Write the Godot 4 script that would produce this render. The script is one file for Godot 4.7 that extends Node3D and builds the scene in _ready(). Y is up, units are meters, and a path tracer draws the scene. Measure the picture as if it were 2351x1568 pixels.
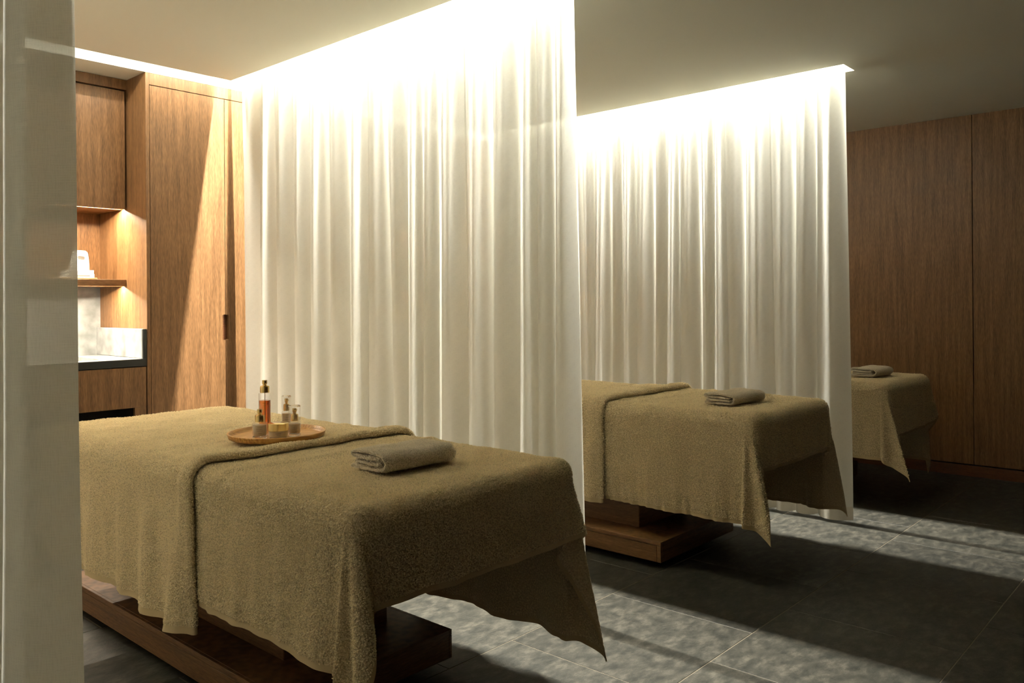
extends Node3D

# ------------------------------------------------------------------ constants
const H := 2.39            # ceiling height
const WALL_X := 6.065      # wood wall at the end of the row of beds
const CAB_Z := -4.283      # front of the tall cabinets
const NICHE_Z := -4.88     # back of the sink niche
var M := {}
var rng := RandomNumberGenerator.new()
var used := {}

# ------------------------------------------------------------------ mesh builder
class MB:
	var v := PackedVector3Array()
	var n := PackedVector3Array()
	var u := PackedVector2Array()
	var i := PackedInt32Array()
	var u2 := PackedVector2Array()
	func vert(p: Vector3, nn: Vector3, uv := Vector2.ZERO) -> int:
		v.append(p); n.append(nn); u.append(uv)
		return v.size() - 1
	func tri(a: int, b: int, c: int) -> void:
		var g := (v[b] - v[a]).cross(v[c] - v[a])
		if g.dot(n[a] + n[b] + n[c]) > 0.0:
			i.append(a); i.append(c); i.append(b)
		else:
			i.append(a); i.append(b); i.append(c)
	func quad(a: int, b: int, c: int, d: int) -> void:
		tri(a, b, c); tri(a, c, d)
	func face(pts: Array, nn: Vector3) -> void:
		var first := v.size()
		for p in pts: vert(p, nn)
		for k in range(1, pts.size() - 1): tri(first, first + k, first + k + 1)
	func mesh() -> ArrayMesh:
		var a := []
		a.resize(Mesh.ARRAY_MAX)
		a[Mesh.ARRAY_VERTEX] = v; a[Mesh.ARRAY_NORMAL] = n; a[Mesh.ARRAY_TEX_UV] = u; a[Mesh.ARRAY_INDEX] = i
		if u2.size() == v.size(): a[Mesh.ARRAY_TEX_UV2] = u2
		var m := ArrayMesh.new()
		m.add_surface_from_arrays(Mesh.PRIMITIVE_TRIANGLES, a)
		return m
	# box from lo to hi with chamfered edges
	func box(lo: Vector3, hi: Vector3, ch := 0.002) -> void:
		var c := (lo + hi) / 2.0
		var h := (hi - lo) / 2.0
		ch = minf(ch, minf(h.x, minf(h.y, h.z)) * 0.6)
		var s := [-1.0, 1.0]
		for ax in 3:
			var b := (ax + 1) % 3
			var d := (ax + 2) % 3
			for sg in s:
				var nn := Vector3.ZERO
				nn[ax] = sg
				var pts := []
				for q in [[-1, -1], [1, -1], [1, 1], [-1, 1]]:
					var p := c
					p[ax] += sg * h[ax]; p[b] += q[0] * (h[b] - ch); p[d] += q[1] * (h[d] - ch)
					pts.append(p)
				face(pts, nn)
			if ch <= 0.0: continue
			for s1 in s:
				for s2 in s:
					var nn := Vector3.ZERO
					nn[b] = s1; nn[d] = s2
					nn = nn.normalized()
					var pts := []
					for q in [[-1, 0], [1, 0], [1, 1], [-1, 1]]:
						var p := c
						p[ax] += q[0] * (h[ax] - ch)
						p[b] += s1 * (h[b] - (ch if q[1] == 0 else 0.0)); p[d] += s2 * (h[d] - (0.0 if q[1] == 0 else ch))
						pts.append(p)
					face(pts, nn)
		if ch > 0.0:
			for sx in s:
				for sy in s:
					for sz in s:
						var k := c + Vector3(sx * h.x, sy * h.y, sz * h.z)
						face([k - Vector3(0, sy * ch, sz * ch), k - Vector3(sx * ch, 0, sz * ch), k - Vector3(sx * ch, sy * ch, 0)], Vector3(sx, sy, sz).normalized())
	# lathe about the y axis: profile of (radius, height), smooth where the turn is small; arc limits in radians
	func lathe(prof: Array, at := Vector3.ZERO, seg := 40, from := 0.0, to := TAU) -> void:
		var k := prof.size()
		var sn := []
		for j in range(k - 1):
			var t: Vector2 = prof[j + 1] - prof[j]
			sn.append(Vector2(t.y, -t.x).normalized())
		for j in range(k - 1):
			var n0: Vector2 = sn[j]
			var n1: Vector2 = sn[j]
			if j > 0 and sn[j - 1].dot(sn[j]) > 0.75: n0 = (sn[j - 1] + sn[j]).normalized()
			if j < k - 2 and sn[j + 1].dot(sn[j]) > 0.75: n1 = (sn[j + 1] + sn[j]).normalized()
			var first := v.size()
			for q in range(seg + 1):
				var an := from + (to - from) * q / seg
				var ca := cos(an)
				var sa := sin(an)
				vert(at + Vector3(prof[j].x * ca, prof[j].y, prof[j].x * sa), Vector3(n0.x * ca, n0.y, n0.x * sa), Vector2(float(q) / seg, float(j) / k))
				vert(at + Vector3(prof[j + 1].x * ca, prof[j + 1].y, prof[j + 1].x * sa), Vector3(n1.x * ca, n1.y, n1.x * sa), Vector2(float(q) / seg, float(j + 1) / k))
			for q in range(seg):
				var a := first + q * 2
				quad(a, a + 1, a + 3, a + 2)
	# polygon (x, y pairs) extruded along z, with flat sides and caps
	func prism(pts: PackedVector2Array, z0: float, z1: float) -> void:
		var idx := Geometry2D.triangulate_polygon(pts)
		for zz in [[z0, -1.0], [z1, 1.0]]:
			var first := v.size()
			for p in pts: vert(Vector3(p.x, p.y, zz[0]), Vector3(0, 0, zz[1]))
			for t in range(0, idx.size(), 3): tri(first + idx[t], first + idx[t + 1], first + idx[t + 2])
		var ccw := -1.0 if Geometry2D.is_polygon_clockwise(pts) else 1.0
		for k in pts.size():
			var p := pts[k]
			var q := pts[(k + 1) % pts.size()]
			var t := (q - p).normalized()
			face([Vector3(p.x, p.y, z0), Vector3(q.x, q.y, z0), Vector3(q.x, q.y, z1), Vector3(p.x, p.y, z1)], Vector3(t.y, -t.x, 0) * ccw)

# ------------------------------------------------------------------ node helpers
func numbered(called: String) -> String:
	var k: int = used.get(called, 0)
	used[called] = k + 1
	return called if k == 0 else "%s_%03d" % [called, k]

func obj(called: String, mb: MB, m: Material, parent: Node = null) -> MeshInstance3D:
	var o := MeshInstance3D.new()
	o.mesh = mb.mesh()
	o.material_override = m
	if parent == null:
		o.name = numbered(called)
		add_child(o)
	else:
		o.name = called
		parent.add_child(o, true)
	return o

func tag(o: Node, label: String, category: String, group := "") -> void:
	o.set_meta("label", label)
	o.set_meta("category", category)
	if group != "": o.set_meta("group", group)

func thing(called: String, at: Vector3, label: String, category: String, group := "") -> Node3D:
	var o := Node3D.new()
	o.name = numbered(called)
	add_child(o)
	o.position = at
	tag(o, label, category, group)
	return o

func struct_root(called: String, label: String, category: String) -> Node3D:
	var o := thing(called, Vector3.ZERO, label, category)
	o.set_meta("kind", "structure")
	return o

func bx(lo: Vector3, hi: Vector3, ch := 0.002) -> MB:
	var mb := MB.new()
	mb.box(lo, hi, ch)
	return mb

# ------------------------------------------------------------------ materials
func noise_img(seed_: int, freq: float, size: int, type := FastNoiseLite.TYPE_SIMPLEX_SMOOTH, oct := 4, ret := FastNoiseLite.RETURN_DISTANCE, fract := FastNoiseLite.FRACTAL_FBM, gain := 0.5) -> Image:
	var f := FastNoiseLite.new()
	f.seed = seed_
	f.noise_type = type
	f.frequency = freq
	f.fractal_octaves = oct
	f.fractal_gain = gain
	f.fractal_type = fract if oct > 1 else FastNoiseLite.FRACTAL_NONE
	f.cellular_return_type = ret
	return f.get_seamless_image(size, size)

func ramp(img: Image, stops: Array) -> ImageTexture:
	# grey image turned into colours: stops are [value, Color]
	var g := Gradient.new()
	var off := PackedFloat32Array()
	var col := PackedColorArray()
	for s in stops:
		off.append(s[0]); col.append(s[1])
	g.offsets = off
	g.colors = col
	var lut := []
	for k in 256: lut.append(g.sample(k / 255.0))
	var out := Image.create(img.get_width(), img.get_height(), false, Image.FORMAT_RGB8)
	img.convert(Image.FORMAT_L8)
	var d := img.get_data()
	var w := img.get_width()
	var bytes := PackedByteArray()
	bytes.resize(d.size() * 3)
	for k in d.size():
		var c: Color = lut[d[k]]
		bytes[k * 3] = int(c.r * 255.0); bytes[k * 3 + 1] = int(c.g * 255.0); bytes[k * 3 + 2] = int(c.b * 255.0)
	out = Image.create_from_data(w, img.get_height(), false, Image.FORMAT_RGB8, bytes)
	return ImageTexture.create_from_image(out)

func stretched(a: Image, fx: int, fy: int) -> Image:
	# threads: the picture repeats along one side and is drawn out along the other
	var n := a.get_width()
	var b := a.get_region(Rect2i(0, 0, n / fx, n / fy))
	b.resize(n, n, Image.INTERPOLATE_CUBIC)
	return b

func mixed(a: Image, b: Image, share: float) -> Image:
	a.convert(Image.FORMAT_L8); b.convert(Image.FORMAT_L8)
	var da := a.get_data()
	var db := b.get_data()
	for k in da.size(): da[k] = int(da[k] * (1.0 - share) + db[k] * share)
	return Image.create_from_data(a.get_width(), a.get_height(), false, Image.FORMAT_L8, da)

func plain(col: Color, rough: float, metal := 0.0) -> StandardMaterial3D:
	var m := StandardMaterial3D.new()
	m.albedo_color = col
	m.roughness = rough
	m.metallic = metal
	m.cull_mode = BaseMaterial3D.CULL_DISABLED
	return m

func triplanar(m: StandardMaterial3D, sc: Vector3, off := Vector3.ZERO) -> void:
	m.uv1_triplanar = true
	m.uv1_world_triplanar = true
	m.uv1_scale = sc
	m.uv1_offset = off
	m.uv1_triplanar_sharpness = 8.0

func make_materials() -> void:
	# oak veneer: fine straight grain, streaks and slow tone changes
	var grain := mixed(mixed(noise_img(11, 0.012, 1024, FastNoiseLite.TYPE_SIMPLEX_SMOOTH, 3), noise_img(13, 0.06, 1024, FastNoiseLite.TYPE_SIMPLEX_SMOOTH, 3), 0.5), noise_img(12, 0.2, 1024, FastNoiseLite.TYPE_SIMPLEX, 2), 0.42)
	var oak_tex := ramp(grain, [[0.2, Color(0.3, 0.207, 0.12)], [0.42, Color(0.415, 0.298, 0.185)], [0.58, Color(0.475, 0.345, 0.222)], [0.8, Color(0.56, 0.42, 0.285)]])
	var oak_h := ImageTexture.create_from_image(grain)
	for spec in [["oak_v", Vector3(2.1, 0.10, 2.1)], ["oak_h", Vector3(0.12, 2.3, 0.12)]]:
		var m := plain(Color.WHITE, 0.42)
		m.albedo_texture = oak_tex
		m.heightmap_enabled = true
		m.heightmap_texture = oak_h
		m.heightmap_scale = 0.02
		m.metallic_specular = 0.4
		triplanar(m, spec[1])
		M[spec[0]] = m
	# darker, redder tone of the same veneer for the baseboard
	var base := plain(Color(0.78, 0.66, 0.6), 0.45)
	base.albedo_texture = oak_tex
	triplanar(base, Vector3(0.16, 2.4, 0.16))
	M.oak_base = base
	M.gap = plain(Color(0.05, 0.04, 0.03), 0.9)
	M.plaster = plain(Color(0.87, 0.865, 0.815), 0.95)
	M.slot = plain(Color(0.94, 0.935, 0.915), 0.9)
	# slate porcelain tiles
	var slate := mixed(mixed(noise_img(21, 0.011, 1024, FastNoiseLite.TYPE_SIMPLEX, 6, FastNoiseLite.RETURN_DISTANCE, FastNoiseLite.FRACTAL_FBM, 0.72), noise_img(23, 0.006, 1024, FastNoiseLite.TYPE_PERLIN, 6, FastNoiseLite.RETURN_DISTANCE, FastNoiseLite.FRACTAL_RIDGED), 0.22), noise_img(22, 0.3, 1024, FastNoiseLite.TYPE_SIMPLEX, 2), 0.2)
	var slate_tex := ramp(slate, [[0.26, Color(0.14, 0.143, 0.129)], [0.43, Color(0.193, 0.192, 0.173)], [0.56, Color(0.233, 0.227, 0.204)], [0.76, Color(0.318, 0.307, 0.275)]])
	var slate_h := ImageTexture.create_from_image(slate)
	M.tiles = []
	for k in 5:
		var m := plain(Color(1, 1, 1).darkened(0.035 * k), 0.5)
		m.albedo_texture = slate_tex
		m.heightmap_enabled = true
		m.heightmap_texture = slate_h
		m.heightmap_scale = 0.12
		m.metallic_specular = 0.35
		triplanar(m, Vector3(0.7, 0.7, 1.25), Vector3(k * 0.37, 0, k * 0.61))
		M.tiles.append(m)
	M.grout = plain(Color(0.42, 0.385, 0.325), 0.9)
	# terry cloth: loops, with the shade down between them painted into the colour
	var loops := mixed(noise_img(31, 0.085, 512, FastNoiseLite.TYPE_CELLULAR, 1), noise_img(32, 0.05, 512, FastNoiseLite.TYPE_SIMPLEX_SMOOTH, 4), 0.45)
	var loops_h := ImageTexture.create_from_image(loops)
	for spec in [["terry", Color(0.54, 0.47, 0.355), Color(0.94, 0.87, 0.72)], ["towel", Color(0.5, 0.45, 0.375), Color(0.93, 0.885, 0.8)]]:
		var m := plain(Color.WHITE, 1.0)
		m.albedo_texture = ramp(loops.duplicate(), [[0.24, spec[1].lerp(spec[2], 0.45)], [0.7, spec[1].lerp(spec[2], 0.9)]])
		m.heightmap_enabled = true
		m.heightmap_texture = loops_h
		m.heightmap_scale = 0.3
		m.metallic_specular = 0.1
		m.rim_enabled = true
		m.rim = 0.35
		m.rim_tint = 0.5
		triplanar(m, Vector3(4.8, 4.8, 4.8))
		m.uv1_triplanar_sharpness = 3.0
		M[spec[0]] = m
		var lp := plain(spec[1].lerp(spec[2], 1.0), 1.0)
		lp.vertex_color_use_as_albedo = true
		lp.metallic_specular = 0.1
		lp.rim_enabled = true
		lp.rim = 0.3
		lp.rim_tint = 0.5
		M[spec[0] + "_loop"] = lp
	M.hem = plain(Color(0.74, 0.66, 0.51), 0.95)
	M.mattress = plain(Color(0.3, 0.24, 0.17), 0.9)
	# sheer curtain: woven threads, light passes and scatters
	var thread := Image.create(16, 16, false, Image.FORMAT_RGB8)
	for y in 16:
		for x in 16:
			var ny := 0.5 * sin(TAU * (y + 0.5) / 16.0)
			var nx := 0.15 * sin(TAU * (x + 0.5) / 16.0)
			var nv := Vector3(nx, ny, 1.0).normalized()
			thread.set_pixel(x, y, Color(nv.x * 0.5 + 0.5, nv.y * 0.5 + 0.5, nv.z * 0.5 + 0.5))
	var sheer := plain(Color(0.965, 0.962, 0.937, 0.955), 0.95)
	sheer.transparency = BaseMaterial3D.TRANSPARENCY_ALPHA
	sheer.metallic_specular = 0.1
	sheer.normal_enabled = true
	sheer.normal_texture = ImageTexture.create_from_image(thread)
	sheer.normal_scale = 1.0
	sheer.uv1_scale = Vector3(900, 900, 1)
	sheer.backlight_enabled = true
	sheer.backlight = Color(0.93, 0.928, 0.905)
	var slub := mixed(stretched(noise_img(61, 0.05, 512, FastNoiseLite.TYPE_SIMPLEX, 2), 1, 16), stretched(noise_img(62, 0.05, 512, FastNoiseLite.TYPE_SIMPLEX, 2), 16, 1), 0.45)
	sheer.detail_enabled = true
	sheer.detail_blend_mode = BaseMaterial3D.BLEND_MODE_MUL
	sheer.detail_uv_layer = BaseMaterial3D.DETAIL_UV_2
	sheer.detail_albedo = ramp(slub, [[0.25, Color(0.975, 0.975, 0.973)], [0.55, Color(1, 1, 1)]])
	sheer.uv2_scale = Vector3(20.0, 20.0, 1)
	M.sheer = sheer
	var tape := sheer.duplicate()
	tape.albedo_color = Color(0.93, 0.91, 0.86, 0.97)
	M.tape = tape
	M.led = plain(Color(1, 1, 1), 0.5)
	M.led.emission_enabled = true
	M.led.emission = Color(1.0, 0.95, 0.86)
	M.led.emission_energy_multiplier = 2.0
	M.led_warm = M.led.duplicate()
	M.led_warm.emission = Color(1.0, 0.84, 0.62)
	M.profile = plain(Color(0.75, 0.75, 0.73), 0.5, 0.6)
	# stone and metals
	var conc := noise_img(41, 0.02, 256, FastNoiseLite.TYPE_SIMPLEX_SMOOTH, 5)
	M.stone = plain(Color.WHITE, 0.35)
	M.stone.albedo_texture = ramp(conc, [[0.0, Color(0.44, 0.45, 0.45)], [1.0, Color(0.64, 0.65, 0.65)]])
	triplanar(M.stone, Vector3(1.5, 1.5, 1.5))
	M.stone_dark = plain(Color(0.1, 0.1, 0.09), 0.4)
	M.gold = plain(Color(0.87, 0.76, 0.52), 0.2, 1.0)
	M.white = plain(Color(0.92, 0.92, 0.91), 0.4)
	M.print = plain(Color(0.5, 0.47, 0.42), 0.8)
	M.glass = plain(Color(1, 1, 1, 0.08), 0.03)
	M.glass.transparency = BaseMaterial3D.TRANSPARENCY_ALPHA
	M.solid_glass = plain(Color(1, 1, 1, 0.0), 0.02)
	M.solid_glass.transparency = BaseMaterial3D.TRANSPARENCY_ALPHA
	M.solid_glass.refraction_enabled = true
	M.solid_glass.refraction_scale = 0.05
	M.amber = plain(Color(0.93, 0.52, 0.12, 0.0), 0.03)
	M.amber.transparency = BaseMaterial3D.TRANSPARENCY_ALPHA
	M.amber.refraction_enabled = true
	M.amber.refraction_scale = 0.04
	M.serum = plain(Color(0.8, 0.74, 0.62), 0.35)
	M.serum.backlight_enabled = true
	M.serum.backlight = Color(0.5, 0.46, 0.38)
	var bam := noise_img(51, 0.06, 256, FastNoiseLite.TYPE_SIMPLEX_SMOOTH, 4)
	M.bamboo = plain(Color.WHITE, 0.4)
	M.bamboo.albedo_texture = ramp(bam, [[0.2, Color(0.62, 0.43, 0.19)], [0.8, Color(0.82, 0.64, 0.36)]])
	triplanar(M.bamboo, Vector3(0.7, 4.0, 8.0))

# ------------------------------------------------------------------ lights
func led_strip(called: String, at: Vector3, size: Vector2, energy: float, col: Color, label: String, group: String, mat: Material, tilt := 0.0) -> void:
	# a strip with its long side along z (size.y > size.x) or x, shining down
	var t := thing(called, at, label, "light", group)
	t.rotation.x = tilt
	obj("profile", bx(Vector3(-size.x / 2 - 0.003, 0.002, -size.y / 2), Vector3(size.x / 2 + 0.003, 0.012, size.y / 2), 0.001), M.profile, t)
	obj("diffuser", bx(Vector3(-size.x / 2, -0.002, -size.y / 2), Vector3(size.x / 2, 0.002, size.y / 2), 0.0005), mat, t)
	var l := AreaLight3D.new()
	l.name = "strip_light"
	l.area_size = size
	l.light_color = col
	l.light_energy = energy
	l.shadow_enabled = true
	l.set("area_range", 12.0)
	l.rotation.x = -PI / 2
	l.position = Vector3(0, -0.004, 0)
	t.add_child(l)

# ------------------------------------------------------------------ curtains
func curtain(xc: float, edges: Array, y0: float, y1: float, seed_: int, label: String, sway := 1.0) -> void:
	var r := RandomNumberGenerator.new()
	r.seed = seed_
	var t := thing("sheer_curtain", Vector3(xc, 0, edges[0]), label, "curtain", "sheer curtains between the beds")
	var per := 18
	var folds := edges.size() - 1
	var amp := []
	var lean := []
	var skew := []
	for k in folds + 1:
		amp.append(r.randf_range(0.7, 1.15))
		lean.append(r.randf_range(-0.03, 0.03) * sway)
		skew.append(r.randf_range(0.0, 0.3))
	lean[folds] = 0.022 * sway
	var cols := folds * per + 1
	var rows := 44
	for part in [["fabric", y1 - 0.055, y0 + 0.07, rows, M.sheer, 0.0], ["heading_tape", y1, y1 - 0.055, 4, M.tape, 0.0], ["hem", y0 + 0.07, y0, 4, M.tape, 0.0]]:
		var P := PackedVector3Array()
		var UV := PackedVector2Array()
		var nr: int = part[3]
		for j in range(nr + 1):
			var y: float = lerpf(part[1], part[2], float(j) / nr)
			var d := (y1 - y) / (y1 - y0)
			for c in cols:
				var k := mini(c / per, folds - 1)
				var f := float(c - k * per) / per
				var am: float = lerpf(amp[k], amp[k + 1], f)
				var ln: float = lerpf(lean[k], lean[k + 1], f)
				var sk: float = lerpf(skew[k], skew[k + 1], f)
				var ph := TAU * (float(k) + f)
				var a := (0.014 + 0.012 * smoothstep(0.0, 0.5, d) + 0.012 * smoothstep(0.6, 1.0, d)) * am
				# scalloped pleats at the heading that relax into rounder folds lower down
				var sc := sqrt(pow(sin(ph * 0.5), 2.0) + 0.006) - 0.55
				var rd := -0.5 * cos(ph + 0.6 * sk)
				var x := -2.0 * a * lerpf(sc, rd, 0.55 * smoothstep(0.02, 0.6, d))
				x += 0.012 * d * sin(ph * 0.37 + seed_) * sway
				var z: float = lerpf(edges[k], edges[k + 1], f) + ln * smoothstep(0.03, 1.0, d) - 0.012 * sin(ph) * (0.3 + d)
				P.append(Vector3(x, y, z - edges[0]))
				UV.append(Vector2(float(c) / per * 0.2, y))
		obj(part[0], sheet(P, UV, cols, nr + 1), part[4], t)

func sheet(P: PackedVector3Array, UV: PackedVector2Array, nu: int, nv: int) -> MB:
	var mb := MB.new()
	mb.v = P
	mb.u = UV
	mb.u2 = UV
	mb.n = grid_normals(P, nu, nv)
	for j in range(nv - 1):
		for c in range(nu - 1):
			var a := j * nu + c
			mb.quad(a, a + 1, a + nu + 1, a + nu)
	return mb

func grid_normals(P: PackedVector3Array, nu: int, nv: int) -> PackedVector3Array:
	var N := PackedVector3Array()
	N.resize(P.size())
	for j in nv:
		var ju := maxi(j - 1, 0)
		var jd := mini(j + 1, nv - 1)
		for c in nu:
			var cl := maxi(c - 1, 0)
			var cr := mini(c + 1, nu - 1)
			var nn := (P[j * nu + cr] - P[j * nu + cl]).cross(P[jd * nu + c] - P[ju * nu + c])
			N[j * nu + c] = nn.normalized()
	return N

# ------------------------------------------------------------------ draped towels
var fuzz := FastNoiseLite.new()
var soft := FastNoiseLite.new()

func bend(a: float, R: float) -> Vector2:
	if a < R * PI / 2: return Vector2(R * sin(a / R), R * (1.0 - cos(a / R)))
	return Vector2(R, R + a - R * PI / 2)

func ear_at(ear: Array, p: float) -> Vector2:
	var k := 0
	while k < ear.size() - 2 and ear[k + 1][0] < p: k += 1
	var f: float = clampf((p - ear[k][0]) / (ear[k + 1][0] - ear[k][0]), 0, 1)
	var p1 := Vector2(ear[k][1], ear[k][2])
	var p2 := Vector2(ear[k + 1][1], ear[k + 1][2])
	var p0 := p1 if k == 0 else Vector2(ear[k - 1][1], ear[k - 1][2])
	var p3 := p2 if k + 2 >= ear.size() else Vector2(ear[k + 2][1], ear[k + 2][2])
	return p1.cubic_interpolate(p2, p0, p3, f)

func steps(a: float, b: float, step: float) -> Array:
	var n := maxi(1, int(ceil(absf(b - a) / step)))
	var out := []
	for k in range(n + 1): out.append(lerpf(a, b, float(k) / n))
	return out

func side_wave(s: Dictionary, z: float, down: float, side: int) -> float:
	var g := clampf(down / 0.45, 0.0, 1.4)
	var w := 0.0
	for q in s.waves:
		if q[4] != 0 and q[4] != side: continue
		# [centre, width, outward at 0.45 m drop, lean, side]
		var d: float = (z - q[0] - q[3] * down) / q[1]
		w += q[2] * g * g * exp(-d * d)
	w += 0.012 * g * soft.get_noise_2d(z * 14.0 + side * 31.0 + s.seed * 7.0, down * 3.0)
	w += s.ripple * clampf((down - 0.25) / 0.2, 0.0, 1.0) * sin(z * TAU / 0.047 + 3.0 * soft.get_noise_2d(z * 9.0, 5.0))
	return w

func drape_point(s: Dictionary, al: float, ar: float, x: float, z: float, b: float, lift: float) -> Vector3:
	var R: float = s.R
	var side := -1 if al > 0.0 else (1 if ar > 0.0 else 0)
	var a := maxf(al, ar)
	var top: float = s.T + 0.004 * soft.get_noise_2d(x * 9.0, z * 9.0) + 0.004 * soft.get_noise_2d(x * 2.5 + 40.0, z * 7.0)
	for c in s.creases: top += c[1] * exp(-pow((z - c[0] - c[2] * (x - s.xl)) / 0.014, 2.0)) * (1.0 if side == 0 else exp(-a * 7.0))
	if side == 0 and b <= 0.0:
		var y := top + lift
		if s.has("dip"):
			# the tray presses the pile flat
			var q: Vector3 = s.dip
			y = lerpf(minf(y, q.y), y, smoothstep(0.166, 0.20, Vector2(x - q.x, z - q.z).length()))
		return Vector3(x, y, z)
	if b <= 0.0:
		var o := bend(a, R)
		var tilt := clampf(a / (R * PI / 2), 0.0, 1.0)
		var out := o.x + side_wave(s, z, o.y, side) + lift * sin(tilt * PI / 2)
		var px: float = s.xl + R - out if side < 0 else s.xr - R + out
		var back: float = s.sweep * o.y * o.y * exp(-(z - s.zb) / 0.12)
		return Vector3(px, top - o.y + lift * cos(tilt * PI / 2), z + back)
	if side == 0:
		var o := bend(b, R)
		var wv := (0.010 * soft.get_noise_2d(x * 10.0 + s.seed * 5.0, 3.0) + 0.02 * sin((x - s.xl) * 3.8) * 0.5) * o.y / 0.25
		return Vector3(x, top - o.y, s.zf - R + o.x + wv)
	var r := sqrt(a * a + b * b)
	var phi := atan2(b, a)
	var p := phi / (PI / 2)
	var o := bend(r, R)
	var dd := maxf(0.0, o.y - R)
	var e := ear_at(s.ear_l if side < 0 else s.ear_r, p)
	var inw := smoothstep(0.10, 0.26, dd)
	e = Vector2(e.x * (inw if e.x < 0.0 else 1.0), e.y * (inw if e.y < 0.0 else 1.0))
	var wv := side_wave(s, s.zf - R, o.y, side) * (1.0 - p) * (1.0 - p)
	var xf: float = s.xl if side < 0 else s.xr
	var wf := (0.010 * soft.get_noise_2d(xf * 10.0 + s.seed * 5.0, 3.0) + 0.02 * sin((xf - s.xl) * 3.8) * 0.5) * o.y / 0.25 * p * p
	var pa := o.x * cos(phi) + dd * e.x + wv
	var pb := o.x * sin(phi) + dd * e.y + wf
	var dn := minf(o.y, R) + dd * sqrt(maxf(0.3, 1.0 - e.length_squared()))
	var px: float = s.xl + R - pa if side < 0 else s.xr - R + pa
	return Vector3(px, top - dn, s.zf - R + pb)

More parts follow.
